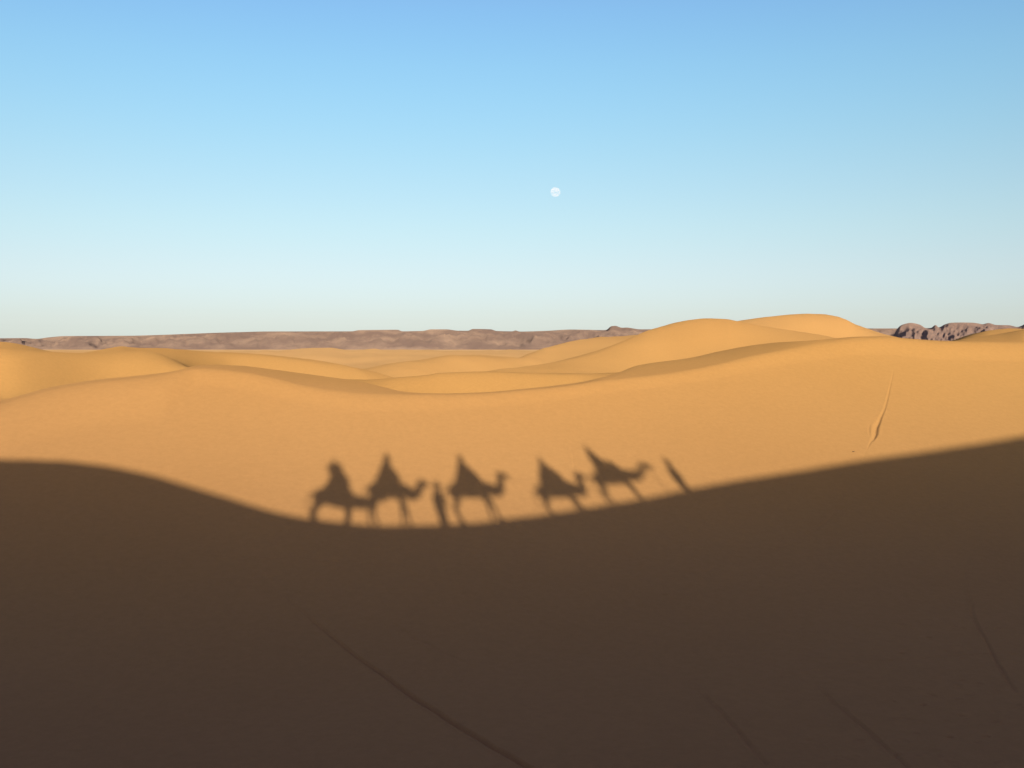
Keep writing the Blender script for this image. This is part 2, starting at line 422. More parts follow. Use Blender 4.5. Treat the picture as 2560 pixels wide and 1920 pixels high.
# thin runnels on the lit face
groove([(1428,1085,.05,.0,.0),(1431,1120,.055,.022,.0),(1433,1150,.055,.030,.0),(1436,1180,.05,.02,.0)])
groove([(1584,1085,.05,.0,.0),(1587,1105,.05,.013,.0),(1591,1135,.05,.013,.0)])
# camel and foot prints, bottom right
for k in range(90):
    px = random.uniform(1960, 2550); py = random.uniform(1560, 1910)
    s = random.uniform(.05, .10); dp = random.uniform(.012, .04) * min(1, (px - 1850) / 500)
    groove([(px, py, s, dp, .008), (px + random.uniform(4, 12), py + random.uniform(-3, 3), s, dp, .008)])
for (px, py) in [(1659,1488),(2319,1595),(2252,1636),(2304,1763),(2371,1843),(2463,1841)]:
    groove([(px, py, .06, .06, .01), (px + 6, py, .06, .06, .01)])

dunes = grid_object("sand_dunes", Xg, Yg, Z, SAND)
tag(dunes, kind='structure')

xr = np.concatenate([np.arange(-150, -30, 2.0), np.arange(-30, 40, 0.25), np.arange(40, 190, 2.0)])
yr = np.concatenate([np.arange(-160, -12, 2.0), np.arange(-12, 6, 0.12), np.arange(6, 22.6, 0.3)])
XN, YN = np.meshgrid(xr, yr)
ZN = near_ground(XN, YN)
ZN -= 0.05 * np.clip((YN - 21.5) / 0.5, 0, 1)
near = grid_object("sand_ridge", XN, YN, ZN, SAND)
tag(near, kind='structure')

# ---------------------------------------------------------------- far mountains
def rock_material(name, dark, light, scale):
    m = bpy.data.materials.new(name)
    m.use_nodes = True
    n, l = m.node_tree.nodes, m.node_tree.links
    n.clear()
    out = n.new('ShaderNodeOutputMaterial')
    dif = n.new('ShaderNodeBsdfDiffuse'); dif.inputs['Roughness'].default_value = .8
    geo = n.new('ShaderNodeNewGeometry')
    mp = n.new('ShaderNodeMapping'); mp.inputs['Scale'].default_value = (1, .5, 2.2)
    l.new(geo.outputs['Position'], mp.inputs[0])
    t = n.new('ShaderNodeTexNoise'); t.inputs['Scale'].default_value = scale; t.inputs['Detail'].default_value = 9; t.inputs['Roughness'].default_value = .66
    l.new(mp.outputs[0], t.inputs['Vector'])
    r = n.new('ShaderNodeValToRGB')
    r.color_ramp.elements[0].position = .44; r.color_ramp.elements[1].position = .80
    r.color_ramp.elements[0].color = (*dark, 1); r.color_ramp.elements[1].color = (*light, 1)
    l.new(t.outputs['Fac'], r.inputs[0]); l.new(r.outputs[0], dif.inputs['Color'])
    l.new(dif.outputs[0], out.inputs[0])
    return m

def fbm(x, y, oct=5, H=.9, seed=0.0):
    return mnoise.fractal(Vector((x + seed, y - seed, seed * .37)), H, 2.0, oct)

def mountain(name, sky_pts, x0, x1, D, depth, relief, mat, step, base=-13.0, seed=0.0, gul=1.0, blur=40.0):
    f = curve(sky_pts)
    xs = np.arange(x0, x1, step)
    rows = 46
    XX = np.zeros((rows, len(xs))); YY = XX.copy(); ZZ = XX.copy()
    for j, x in enumerate(xs):
        u = (x - CX) / F_PX
        zs0 = float(z_at(f(x), D))
        zb0 = float(np.mean(z_at(f(np.linspace(x - blur, x + blur, 9)), D)))
        for i in range(rows):
            s = i / (rows - 1) * 1.35
            w_ = min(1.0, s) ** 3; zc = zs0 * w_ + zb0 * (1 - w_)                      # 0 at the foot, 1 at the skyline, beyond: the back
            y = D - depth + depth * s
            if s <= 1:
                prof = s ** 0.85
                g = fbm(x / 60.0 * gul, s * 2.2, 5, .8, seed)
                g2 = fbm(x / 22.0 * gul, s * 3.1, 4, .8, seed + 9)
                z = base + (zc - base) * prof + relief * (g + .45 * g2) * math.sin(math.pi * min(1, s * 1.02)) ** .8 * .5
                lim = (zs0 / D) * y                           # never above the skyline it leads up to
                z = min(z, lim - (1 - s) * relief * .05)
            else:
                z = zc - (s - 1) * (zc - base) * 1.6
            XX[i, j] = u * y; YY[i, j] = y; ZZ[i, j] = z
    o = grid_object(name, XX, YY, ZZ, mat)
    return tag(o, kind='structure')

ROCK = rock_material("desert_rock", (.17, .11, .082), (.33, .215, .14), 0.0045)
ROCK2 = rock_material("bare_rock", (.19, .122, .094), (.32, .205, .145), 0.012)
sky_left = [(-700,858),(-300,850),(0,845.6),(60,845),(91,847),(119,843.5),(162,840),(240,839.5),(329,839),(400,837),(481,834),(540,831.7),(600,830),(665,828.4),(780,828.2),(880,828),
    (897,825),(940,824.5),(994,824),(1006,828),(1056,827),(1078,823),(1116,823),(1147,826.6),(1170,826.6),(1182,822),(1228,823),(1240,827),
    (1281,828),(1289,825.6),(1299,828.6),(1360,827),(1430,823.5),(1511,825),(1517,824),(1528,815),(1538,814),(1555,819),(1565,818.5),(1601,823),(1700,822),
    (1900,820),(2167,820.8),(2240,820.8),(2400,824),(2700,830),(3200,845)]
mountain("mountain_plateau", sky_left, -700, 3200, 6500.0, 1500.0, 60.0, ROCK, 4.0, seed=3.1)
sky_right = [(2170,875),(2200,862),(2233,838),(2243,821),(2253,812),(2264,808),(2276,806),(2299,810.6),(2316,820),(2327,819.5),(2339,812),(2347,818),
    (2362,810.6),(2380,806),(2405,805.5),(2430,806),(2446,808),(2456,810),(2471,807),(2491,812),(2522,812.7),(2544,817),(2554,814),(2570,805),(2650,800),(2800,812),(3000,840),(3100,868)]
mountain("mountain_ridge", sky_right, 2170, 3100, 2600.0, 420.0, 17.0, ROCK2, 2.0, seed=12.4, gul=1.3, blur=90.0)

# ---------------------------------------------------------------- moon
def moon():
    D = 30000.0
    p = Vector(((1388.5 - CX) / F_PX * D, D, -(480.0 - HOR) / F_PX * D))
    bm = bmesh.new()
    bmesh.ops.create_uvsphere(bm, u_segments=48, v_segments=24, radius=24.6 / 2 / F_PX * D)
    for f in bm.faces: f.smooth = True
    me = bpy.data.meshes.new("moon"); bm.to_mesh(me); bm.free()
    m = bpy.data.materials.new("moon_dust"); m.use_nodes = True
    n, l = m.node_tree.nodes, m.node_tree.links
    n.clear()
    out = n.new('ShaderNodeOutputMaterial'); add = n.new('ShaderNodeAddShader')
    tr = n.new('ShaderNodeBsdfTransparent'); df = n.new('ShaderNodeBsdfDiffuse'); df.inputs['Roughness'].default_value = 1
    tc = n.new('ShaderNodeTexCoord'); t = n.new('ShaderNodeTexNoise'); t.inputs['Scale'].default_value = .014; t.inputs['Detail'].default_value = 3
    l.new(tc.outputs['Object'], t.inputs['Vector'])
    r = n.new('ShaderNodeValToRGB'); r.color_ramp.elements[0].position = .42; r.color_ramp.elements[1].position = .6
    r.color_ramp.elements[0].color = (.035, .018, .010, 1); r.color_ramp.elements[1].color = (.092, .048, .022, 1)
    l.new(t.outputs['Fac'], r.inputs[0]); l.new(r.outputs[0], df.inputs[0])
    l.new(tr.outputs[0], add.inputs[0]); l.new(df.outputs[0], add.inputs[1]); l.new(add.outputs[0], out.inputs[0])
    me.materials.append(m)
    o = bpy.data.objects.new("moon", me); o.location = p; col.objects.link(o)
    tag(o, "pale nearly full daytime moon in the blue sky above the dunes", "moon")
moon()

# ---------------------------------------------------------------- small things on the sand
def link(name, me, parent=None, mat=None, smooth=True):
    if mat: me.materials.append(mat)
    if smooth: me.polygons.foreach_set("use_smooth", np.ones(len(me.polygons), dtype=bool))
    o = bpy.data.objects.new(name, me); col.objects.link(o)
    if parent: o.parent = parent
    return o

def frame_of(d):
    d = d.normalized()
    a = Vector((0, 0, 1)) if abs(d.z) < .9 else Vector((1, 0, 0))
    x = d.cross(a).normalized()
    return x, d.cross(x).normalized()

def tube_mesh(name, pts, radius, seg=8, closed=False):
    """one swept tube; radius may be a list."""
    pts = [Vector(p) for p in pts]
    n = len(pts)
    rad = radius if isinstance(radius, (list, tuple)) else [radius] * n
    vs, fs = [], []
    for i, p in enumerate(pts):
        d = (pts[(i + 1) % n] - pts[i - 1]) if closed else (pts[min(i + 1, n - 1)] - pts[max(i - 1, 0)])
        x, y = frame_of(d)
        for k in range(seg):
            a = 2 * math.pi * k / seg
            vs.append(p + (x * math.cos(a) + y * math.sin(a)) * rad[i])
    for i in range(n if closed else n - 1):
        j = (i + 1) % n
        for k in range(seg):
            k2 = (k + 1) % seg
            fs.append((i*seg + k, i*seg + k2, j*seg + k2, j*seg + k))
    if not closed:
        fs.append(tuple(range(seg))[::-1]); fs.append(tuple((n - 1) * seg + k for k in range(seg)))
    me = bpy.data.meshes.new(name); me.from_pydata([tuple(v) for v in vs], [], fs); me.update()
    return me

BARK = material("dry_wood", (.07, .045, .03), .9)
tw = hit(2134, 1130)
twig = link("twig", tube_mesh("twig", [(-.075,-.02,.015),(-.03,.0,.03),(.02,.008,.028),(.085,.03,.05)], [.012,.016,.014,.006], 7), None, BARK)
twig.location = tw
tag(twig, "short dark twig lying on the sunlit sand left of the slump", "twig")

# ---------------------------------------------------------------- the caravan on the ridge (behind and beside the camera; it throws the shadows)
def blob(name, chains, voxel, mat, parent, smooth=3):
    """one continuous skin over tapered chains of (x, y, z, r)."""
    bm = bmesh.new()
    for ch in chains:
        for i, (x, y, z, r) in enumerate(ch):
            bmesh.ops.create_icosphere(bm, subdivisions=2, radius=r, matrix=Matrix.Translation((x, y, z)))
            if i:
                a = Vector(ch[i-1][:3]); b = Vector((x, y, z)); d = b - a
                L = d.length
                if L > 1e-5:
                    M = Matrix.Translation((a + b) / 2) @ d.to_track_quat('Z', 'Y').to_matrix().to_4x4()
                    bmesh.ops.create_cone(bm, cap_ends=True, segments=14, radius1=ch[i-1][3], radius2=r, depth=L, matrix=M)
    me = bpy.data.meshes.new(name); bm.to_mesh(me); bm.free()
    tmp = bpy.data.objects.new("tmp", me); col.objects.link(tmp)
    md = tmp.modifiers.new("r", 'REMESH'); md.mode = 'VOXEL'; md.voxel_size = voxel
    ms = tmp.modifiers.new("s", 'SMOOTH'); ms.iterations = smooth; ms.factor = .5
    dg = bpy.context.evaluated_depsgraph_get()
    me2 = bpy.data.meshes.new_from_object(tmp.evaluated_get(dg))
    bpy.data.objects.remove(tmp); bpy.data.meshes.remove(me)
    me2.name = name
    me2.materials.clear()
    return link(name, me2, parent, mat)

def empty(name, loc, label, cat, group):
    o = bpy.data.objects.new(name, None); col.objects.link(o)
    o.location = loc
    return tag(o, label, cat, group)

def cloth_mat(name, c): return material(name, c, .9, 14.0, .18, .4, 180.0)
FUR = [material("camel_fur_tan", (.30, .19, .10), .95, 6.0, .2, .6, 120.0), material("camel_fur_brown", (.20, .12, .065), .95, 6.0, .2, .6, 120.0),
       material("camel_fur_cream", (.42, .31, .20), .95, 6.0, .15, .6, 120.0)]
SKIN = material("skin", (.38, .21, .14), .6, 30.0, .08)
EYE = material("eye", (.03, .02, .015), .15)
LIP = material("lip", (.27, .11, .09), .6)
STEEL = material("steel_bar", (.45, .44, .42), .35)
ROPE = material("rope_fibre", (.34, .22, .10), .95, 80.0, .25, .5, 300.0)
BLANKET = [cloth_mat("blanket_red", (.30, .05, .04)), cloth_mat("blanket_ochre", (.38, .22, .07)), cloth_mat("blanket_blue", (.06, .10, .22)), cloth_mat("blanket_green", (.08, .16, .08)), cloth_mat("blanket_grey", (.22, .20, .18))]
CLOTH = {"navy": cloth_mat("cloth_navy", (.04, .06, .13)), "grey": cloth_mat("cloth_grey", (.20, .20, .20)), "white": cloth_mat("cloth_white", (.62, .58, .52)),
         "blue": cloth_mat("cloth_blue", (.06, .14, .34)), "brown": cloth_mat("cloth_brown", (.16, .09, .05)), "khaki": cloth_mat("cloth_khaki", (.26, .21, .13)), "red": cloth_mat("cloth_red", (.35, .06, .05)), "black": cloth_mat("cloth_black", (.03, .03, .03))}
HAIR = material("hair", (.035, .022, .014), .6)

def lerp_pts(pts, n=4):
    """Catmull-Rom through (x, y, z, r) points."""
    out = []
    P = [np.array(p, float) for p in pts]
    for i in range(len(P) - 1):
        p0, p1, p2, p3 = P[max(i-1, 0)], P[i], P[i+1], P[min(i+2, len(P)-1)]
        for k in range(n):
            t = k / n
            out.append(tuple(.5 * ((2*p1) + (-p0+p2)*t + (2*p0-5*p1+4*p2-p3)*t*t + (-p0+3*p1-3*p2+p3)*t**3)))
    out.append(tuple(P[-1]))
    return out

def camel(loc, slope, label, fur, blanket, neck, legs, L=1.35, zb=0.0, NL=1.15, roll=False, LT=1.0, yaw=0.0):
    """loc: ground point under the hump; neck: list of (x, z, r) from chest to muzzle; legs: forward swing of FL, FR, RL, RR."""
    root = empty("camel", loc, label, "camel", "camels of the caravan")
    root.rotation_euler = (0, -math.atan(slope), yaw)
    R = root.rotation_euler.to_matrix()
    def tx(x): return x * L if x < .62 else .62 * L + (x - .62) * NL
    def tz(z): return z + zb * min(1.0, max(0.0, z / .95))
    def T(c): return [(tx(p[0]), p[1], tz(p[2]), p[3]) for p in c]
    def gz(x, y):
        x = tx(x)
        p = Vector(loc) + R @ Vector((x, y, 0))
        return ground(p.x, p.y) - p.z
    ch = []
    ch.append(lerp_pts([(-.70,0,1.20,.20),(-.56,0,1.30,.32),(-.30,0,1.31,.40),(.05,0,1.27,.43),(.38,0,1.22,.41),(.66,0,1.20,.29)], 3))
    ch.append(lerp_pts([(-.35,0,1.52,.20),(-.12,0,1.66,.19),(.02,0,1.70,.16),(.18,0,1.60,.16)], 3))
    nk = [(.62,0,1.20,.27)] + [(x, 0, z, r * 1.8) for x, z, r in neck]
    ch.append(lerp_pts(nk, 4))
    hx, hz, hr = neck[-2]; mx_, mz, mr = neck[-1]
    d = Vector((mx_ - hx, 0, mz - hz))
    hb = Vector((hx, 0, hz))
    up = Vector((-d.z, 0, d.x)).normalized()
    for sgn in (-1, 1):
        e0 = hb - d * .05 + up * .07
        ch.append([(e0.x, sgn*.06, e0.z, .03), (e0.x - .04, sgn*.10, e0.z + .07, .012)])          # ears
        ch.append([(hb.x + d.x*.2, sgn*.055, hb.z + d.z*.2 + .05, .03), (hb.x + d.x*.45, sgn*.05, hb.z + d.z*.45 + .03, .025)])   # brow
    lip = hb + d * 1.02
    ch.append([(lip.x, 0, lip.z, mr), (lip.x + .01, 0, lip.z - .05, mr * .8)])
    swing = list(legs)
    for i, sgn in enumerate((1, -1)):
        s = swing[i]
        fx, fy = .44 + s, sgn * .17
        g = gz(fx, fy)
        ch.append(lerp_pts([(.46, sgn*.19, 1.22, .19), (.42 + s*.15, sgn*.20, .95, .13), (.45 + s*.55 + abs(s)*.05, sgn*.18, .56, .082*LT), (.43 + s*.9, sgn*.17, .20 + g*.6, .058*LT), (fx - .03, fy, g + .09, .06)], 3))
        ch.append([(fx - .06, fy, g + .035, .06), (fx + .08, fy, g + .035, .06)])
    for i, sgn in enumerate((1, -1)):
        s = swing[2 + i]
        fx, fy = -.66 + s, sgn * .17
        g = gz(fx, fy)
        ch.append(lerp_pts([(-.66, sgn*.17, 1.22, .23), (-.56 + s*.25, sgn*.20, .92, .16), (-.76 + s*.55, sgn*.17, .58, .082*LT), (-.69 + s*.9, sgn*.17, .20 + g*.6, .058*LT), (fx - .03, fy, g + .09, .06)], 3))
        ch.append([(fx - .06, fy, g + .035, .06), (fx + .08, fy, g + .035, .06)])
    blob("body", [T(c) for c in ch], .022, fur, root, 4)
    blob("tail", [T(c) for c in [lerp_pts([(-.80,0,1.36,.06),(-.90,0,1.33,.05),(-1.0,0,1.15,.035),(-1.0,0,.9,.028),(-.97,0,.72,.04),(-.97,0,.62,.015)], 3)]], .014, fur, root, 2)
    for sgn in (-1, 1):
        e = hb + d * .22 + Vector((0, sgn * .128, .05))
        e = Vector((tx(e.x), e.y, tz(e.z)))
        bm = bmesh.new(); bmesh.ops.create_uvsphere(bm, u_segments=12, v_segments=8, radius=.02, matrix=Matrix.Translation(e))
        me = bpy.data.meshes.new("eye"); bm.to_mesh(me); bm.free(); link("eye", me, root, EYE)
    # blanket over back and flanks, padded saddle ring, handle bar
    vs, fs = [], []
    NX, NA = 15, 25
    for layer in (0, .022):
        for i in range(NX):
            x = -.44 + .90 * i / (NX - 1)
            for k in range(NA):
                a = math.radians(-112 + 224 * k / (NA - 1))
                hump = .12 * math.exp(-((x + .05) / .34) ** 2) * max(0, math.cos(a)) ** 2
                rz = .47 + hump - .06 * (x / .6) ** 2 + .008 * math.sin(7 * a + 5 * x)
                ry = .48 - .07 * (x / .6) ** 2
                vs.append((tx(x), math.sin(a) * (ry + layer), tz(1.31) + math.cos(a) * (rz + layer)))
    o = NX * NA
    for i in range(NX - 1):
        for k in range(NA - 1):
            q = (i*NA + k, i*NA + k + 1, (i+1)*NA + k + 1, (i+1)*NA + k)
            fs.append(q[::-1]); fs.append(tuple(o + v for v in q))
    rim = [i*NA for i in range(NX)] + [(NX-1)*NA + k for k in range(1, NA)] + [i*NA + NA - 1 for i in range(NX-2, -1, -1)] + [k for k in range(NA-2, 0, -1)]
    for a_, b_ in zip(rim, rim[1:] + rim[:1]): fs.append((a_, b_, b_ + o, a_ + o))
    me = bpy.data.meshes.new("blanket"); me.from_pydata(vs, [], fs); me.update(); link("blanket", me, root, blanket)
    ring = [(-.06 + .46*math.cos(t), .29*math.sin(t), 1.78 + zb + .03*math.cos(2*t)) for t in np.linspace(0, 2*math.pi, 24, endpoint=False)]
    link("saddle_pad", tube_mesh("saddle_pad", ring, .12, 10, True), root, blanket)
    link("handle_bar", tube_mesh("handle_bar", [(.44,0,1.70+zb),(.40,0,1.95+zb),(.38,0,2.06+zb)], .013, 8), root, STEEL)
    link("handle_grip", tube_mesh("handle_grip", [(.38,-.17,2.06+zb),(.38,0,2.065+zb),(.38,.17,2.06+zb)], .016, 8), root, STEEL)
    q = hb + d * .55; q = Vector((tx(q.x), q.y, tz(q.z)))
    dn = d.normalized()
    u2 = Vector((-dn.z, 0, dn.x))
    loop = [q + Vector((0, .13*math.cos(t), 0)) + u2 * (.14*math.sin(t)) for t in np.linspace(0, 2*math.pi, 16, endpoint=False)]
    link("halter", tube_mesh("halter", loop, .010, 6, True), root, ROPE)
    for sgn in (-1, 1):
        blob("saddle_bag", [[(-.30, sgn*.53, 1.32 + zb, .10), (-.02, sgn*.55, 1.30 + zb, .12), (.22, sgn*.53, 1.32 + zb, .10)], [(-.26, sgn*.54, 1.12 + zb, .12), (.0, sgn*.56, 1.08 + zb, .13), (.2, sgn*.54, 1.12 + zb, .12)],
             [(-.05, sgn*.50, 1.35 + zb, .10), (-.05, sgn*.40, 1.62 + zb, .05), (-.05, sgn*.22, 1.80 + zb, .05)]], .024, blanket, root, 3)
    if roll:
        blob("blanket_roll", [[(.28, -.34, 1.90 + zb, .15), (.28, .34, 1.90 + zb, .15)], [(.52, -.30, 1.76 + zb, .14), (.52, .30, 1.76 + zb, .14)]], .02, BLANKET[1], root, 3)
    root["rope_at"] = list(Vector(loc) + R @ (q - u2 * .10))
    return root, R

def hand(ch, wrist, fdir, palm, curl=.5, s=1.0):
    w = Vector(wrist); f = Vector(fdir).normalized(); p = Vector(palm).normalized(); p = (p - f * p.dot(f)).normalized()
    side = f.cross(p)
    ch.append([(*w, .030), (*(w + f*.045), .034), (*(w + f*.075), .032)])
    for sd in (-1, 1): ch.append([(*(w + f*.03 + side*.018*sd), .024), (*(w + f*.08 + side*.026*sd), .018)])
    for k, L in enumerate((.070, .082, .077, .060)):
        b = w + f*.085 + side * (.032 - .0215*k) * s
        d = f.copy(); pts = [(*b, .0105)]
        for ph, fr in enumerate((.46, .31, .23)):
            a = curl * (.55, .9, .6)[ph]
            d = (d * math.cos(a) + p * math.sin(a)).normalized()
            b = b + d * L * fr
            pts.append((*b, (.0098, .009, .008)[ph]))
        ch.append(pts)
    t0 = w + f*.03 + side*.034*s
    t1 = t0 + (f*.6 + side*.7*s + p*.35).normalized()*.042
    t2 = t1 + (f*.85 + side*.15*s + p*.5).normalized()*.034
    ch.append([(*t0, .016), (*t1, .0125), (*t2, .0095)])

def person(loc, yaw, label, J, wear, group, look=(1, 0, 0), curl=.9, hand_dirs=None, headgear="turban", robe=False, cloak=0):
    root = empty("person", loc, label, "person", group)
    root.rotation_euler = (0, 0, yaw)
    ch = []
    ch.append(lerp_pts([(*J["pelvis"], .145), (*J["waist"], .128), (*J["chest"], .155), (*J["neck"], .06)], 3))
    sh = []
    for s in (0, 1):
        ch.append([(*J["chest"], .12), (*J["shoulder"][s], .072)])
        ch.append(lerp_pts([(*J["shoulder"][s], .066), (*J["elbow"][s], .046), (*J["wrist"][s], .030)], 3))
        ch.append(lerp_pts([(*J["hip"][s], .098), (*J["knee"][s], .060), (*J["ankle"][s], .040)], 3))
        an, to = Vector(J["ankle"][s]), Vector(J["toe"][s])
        ch.append([(*an, .04), (*(an * .4 + to * .6 + Vector((0, 0, -.012))), .036), (*to, .030)])
    H = Vector(J["head"]); L = Vector(look).normalized(); U = Vector((0, 0, 1)); S = U.cross(L).normalized()
    ch.append([(*J["neck"], .058), (*(H - U*.07), .055)])
    ch.append([(*(H + U*.025 - L*.015), .092), (*(H + U*.035 + L*.012), .086)])
    ch.append([(*(H - U*.015 + L*.03), .070), (*(H - U*.075 + L*.055), .043)])
    ch.append([(*(H + U*.012 + L*.092), .011), (*(H - U*.028 + L*.112), .016)])                     # nose
    ch.append([(*(H + U*.03 + L*.082 - S*.035), .014), (*(H + U*.03 + L*.082 + S*.035), .014)])      # brow
    for s in (-1, 1):
        ch.append([(*(H + S*.088*s + U*.015), .020), (*(H + S*.092*s - U*.025 - L*.01), .014)])       # ears
    for s in (0, 1):
        w = Vector(J["wrist"][s]); f = (w - Vector(J["elbow"][s])).normalized()
        pn = Vector((0, 0, -1))
        if hand_dirs: f, pn = Vector(hand_dirs[s][0]), Vector(hand_dirs[s][1])
        hand(ch, w, f, pn, curl, 1 if s else -1)
    blob("body", ch, .0085, SKIN, root, 2)
    for s in (-1, 1):
        e = H + S*.033*s + U*.012 + L*.088
        bm = bmesh.new(); bmesh.ops.create_uvsphere(bm, u_segments=12, v_segments=8, radius=.012, matrix=Matrix.Translation(e))
        me = bpy.data.meshes.new("eye"); bm.to_mesh(me); bm.free(); link("eye", me, root, EYE)
    link("mouth", tube_mesh("mouth", [H - U*.058 + L*.098 - S*.024, H - U*.056 + L*.106, H - U*.058 + L*.098 + S*.024], [.004, .007, .004], 6), root, LIP)
    # clothes
    cl = [lerp_pts([(*J["pelvis"], .170), (*J["waist"], .155), (*J["chest"], .180), (*(Vector(J["chest"])*.35 + Vector(J["neck"])*.65), .09)], 3)]
    for s in (0, 1):
        cl.append([(*J["chest"], .14), (*J["shoulder"][s], .092)])
        e, w = Vector(J["elbow"][s]), Vector(J["wrist"][s])
        cl.append(lerp_pts([(*J["shoulder"][s], .088), (*e, .068), (*(e*.1 + w*.9), .052)], 3))
    if robe:
        p = Vector(J["pelvis"]); hem = float(robe)
        mid = (Vector(J["ankle"][0]) + Vector(J["ankle"][1])) / 2
        cl.append([(*p, .21), (p.x*.5 + mid.x*.5, .06, (p.z + hem)*.5, .19), (mid.x, .07, hem, .15)])
        cl.append([(.0, .0, 1.0, .26), (.0, 0, .72, .24)])
        cl.append([(*p, .21), (p.x*.5 + mid.x*.5, -.06, (p.z + hem)*.5, .19), (mid.x, -.07, hem, .15)])
        blob("robe", cl, .016, CLOTH[wear[0]], root, 3)
    else:
        blob("jacket", cl, .016, CLOTH[wear[0]], root, 3)
        tr = []
        for s in (0, 1):
            k, a = Vector(J["knee"][s]), Vector(J["ankle"][s])
            tr.append(lerp_pts([(*J["pelvis"], .155), (*J["hip"][s], .122), (*k, .085), (*(k*.12 + a*.88), .062)], 3))
        blob("trousers", tr, .016, CLOTH[wear[1]], root, 3)
    if cloak:
        C_, N_ = J["chest"], J["neck"]
        k = float(cloak)
        arms_ = [[(*C_, .20), (*(Vector(J['elbow'][q]) * .92 + Vector(C_) * .08), .125), (*(Vector(J['elbow'][q]) * .5 + Vector(J['waist']) * .5), .16)] for q in (0, 1)]
        blob("cloak", [[(*(Vector(N_) * .6 + Vector(C_) * .4), .12), (*C_, .24), (*J["waist"], .27), (*J["pelvis"], .30)],
                       [(C_[0] + .05, 0, C_[2], .20), (.28*k, 0, .26, .22), (.66*k, 0, -.06, .15)], [(C_[0] - .05, 0, C_[2] - .05, .20), (-.22*k, 0, .18, .22), (-.40*k, 0, -.10, .16)],
                       [(C_[0], .08, C_[2], .20), (.05, .30, .22, .20), (.1, .44, -.1, .14)], [(C_[0], -.08, C_[2], .20), (.05, -.30, .22, .20), (.1, -.44, -.1, .14)]] + arms_, .02, CLOTH[wear[0]], root, 4)
    for s in (0, 1):
        an, to = Vector(J["ankle"][s]), Vector(J["toe"][s])
        blob("shoe", [[(*(an + Vector((-.02, 0, -.02))), .05), (*(an*.4 + to*.6), .046), (*to, .038)]], .012, CLOTH["brown"], root, 2)
    c = H + U*.03
    if headgear == "hair":
        blob("hair", [[(*(c - L*.03 + U*.02), .098), (*(c - L*.05 - U*.05), .075)], [(*(c + L*.03 + U*.06), .06), (*(c - L*.02 + U*.05), .085)]], .012, HAIR, root, 2)
    elif headgear == "turban":
        tb = []
        for k in range(4):
            tilt = .35 * (k - 1.5)
            ring = []
            for t in np.linspace(0, 2*math.pi, 17):
                v = c + (L*math.cos(t) + S*math.sin(t)) * (.125 - .010*k) + U * (.01 + .040*k + .03*math.sin(t)*tilt)
                ring.append((*v, .044))
            tb.append(ring)
        tb.append([(*(c + U*.08), .075)])
        tb.append([(*(c - L*.09), .03), (*(H - L*.10 - U*.14), .05), (*(Vector(J["chest"]) - L*.15), .05)])
        tb.append([(*(H - L*.03 - U*.10 + S*.05), .05), (*(H + L*.04 - U*.13), .045), (*(H - L*.03 - U*.10 - S*.05), .05)])
        blob("turban", tb, .013, CLOTH[wear[2]], root, 2)
    elif headgear == "hood":
        hd = [[(*(Vector(J["chest"]) + U*.04), .19), (*(H - L*.05), .135), (*(H - L*.05 + U*.14), .075), (*(H - L*.08 + U*.27), .035)],
              [(*(H - L*.04 + S*.07), .055), (*(H - L*.0 + U*.10), .05), (*(H - L*.04 - S*.07), .055)]]
        blob("hood", hd, .014, CLOTH[wear[2]], root, 3)
    return root

def seated(arms, lean=0.0, tall=1.0):
    J = {"pelvis": (0,0,.12), "waist": (-.02+lean*.3,0,.30*tall), "chest": (-.01+lean*.7,0,.48*tall), "neck": (.0+lean,0,.64*tall), "head": (.03+lean*1.1,0,.77*tall),
         "shoulder": [(0+lean*.8,.19,.57*tall), (0+lean*.8,-.19,.57*tall)], "hip": [(.02,.11,.10), (.02,-.11,.10)],
         "knee": [(.36,.40,-.04), (.36,-.40,-.04)], "ankle": [(.34,.50,-.44), (.34,-.50,-.44)], "toe": [(.48,.52,-.50), (.48,-.52,-.50)]}
    if arms == "hold":
        J["elbow"] = [(.14,.27,.34), (.14,-.27,.34)]; J["wrist"] = [(.33,.12,.23), (.33,-.12,.23)]
    elif arms == "raised":
        J["elbow"] = [(.16,.20,.86), (.16,-.20,.86)]; J["wrist"] = [(.13,.05,1.14), (.13,-.05,1.14)]
    return J

def on_ridge(px, dy):
    """ground point whose shadow falls at photo column px on the ridge shadow's edge, dy off the crest line."""
    xs = np.array([p[0] for p in shadow_edge]); ys = np.array([p[1] for p in shadow_edge])
    T = hit(px, float(np.interp(px, xs, ys)))
    t = T.y
    for _ in range(5):
        P = T - SUN_D * t
        t += P.y - (float(crest_y(P.x)) + dy)
    return Vector((P.x, P.y, ground(P.x, P.y)))

def slope_at(p): return (ground(p.x + 1.0, p.y) - ground(p.x - 1.0, p.y)) / 2.0

NECK_LOW = [(.88,1.16,.17),(1.10,1.20,.14),(1.32,1.30,.12),(1.48,1.42,.105),(1.56,1.50,.10),(1.86,1.42,.062)]
NECK_MID = [(.88,1.06,.17),(1.10,1.04,.14),(1.30,1.20,.115),(1.42,1.42,.10),(1.50,1.56,.10),(1.80,1.48,.062)]
NECK_HIGH = [(.86,1.08,.17),(1.06,1.10,.14),(1.20,1.32,.11),(1.28,1.58,.095),(1.34,1.76,.10),(1.63,1.68,.062)]
NECK_OUT = [(.90,1.12,.17),(1.15,1.14,.13),(1.40,1.30,.105),(1.56,1.44,.095),(1.66,1.50,.10),(1.98,1.42,.062)]
NECK_UP = [(.82,1.05,.17),(1.00,1.06,.14),(1.10,1.30,.11),(1.14,1.56,.10),(1.18,1.72,.10),(1.44,1.63,.062)]

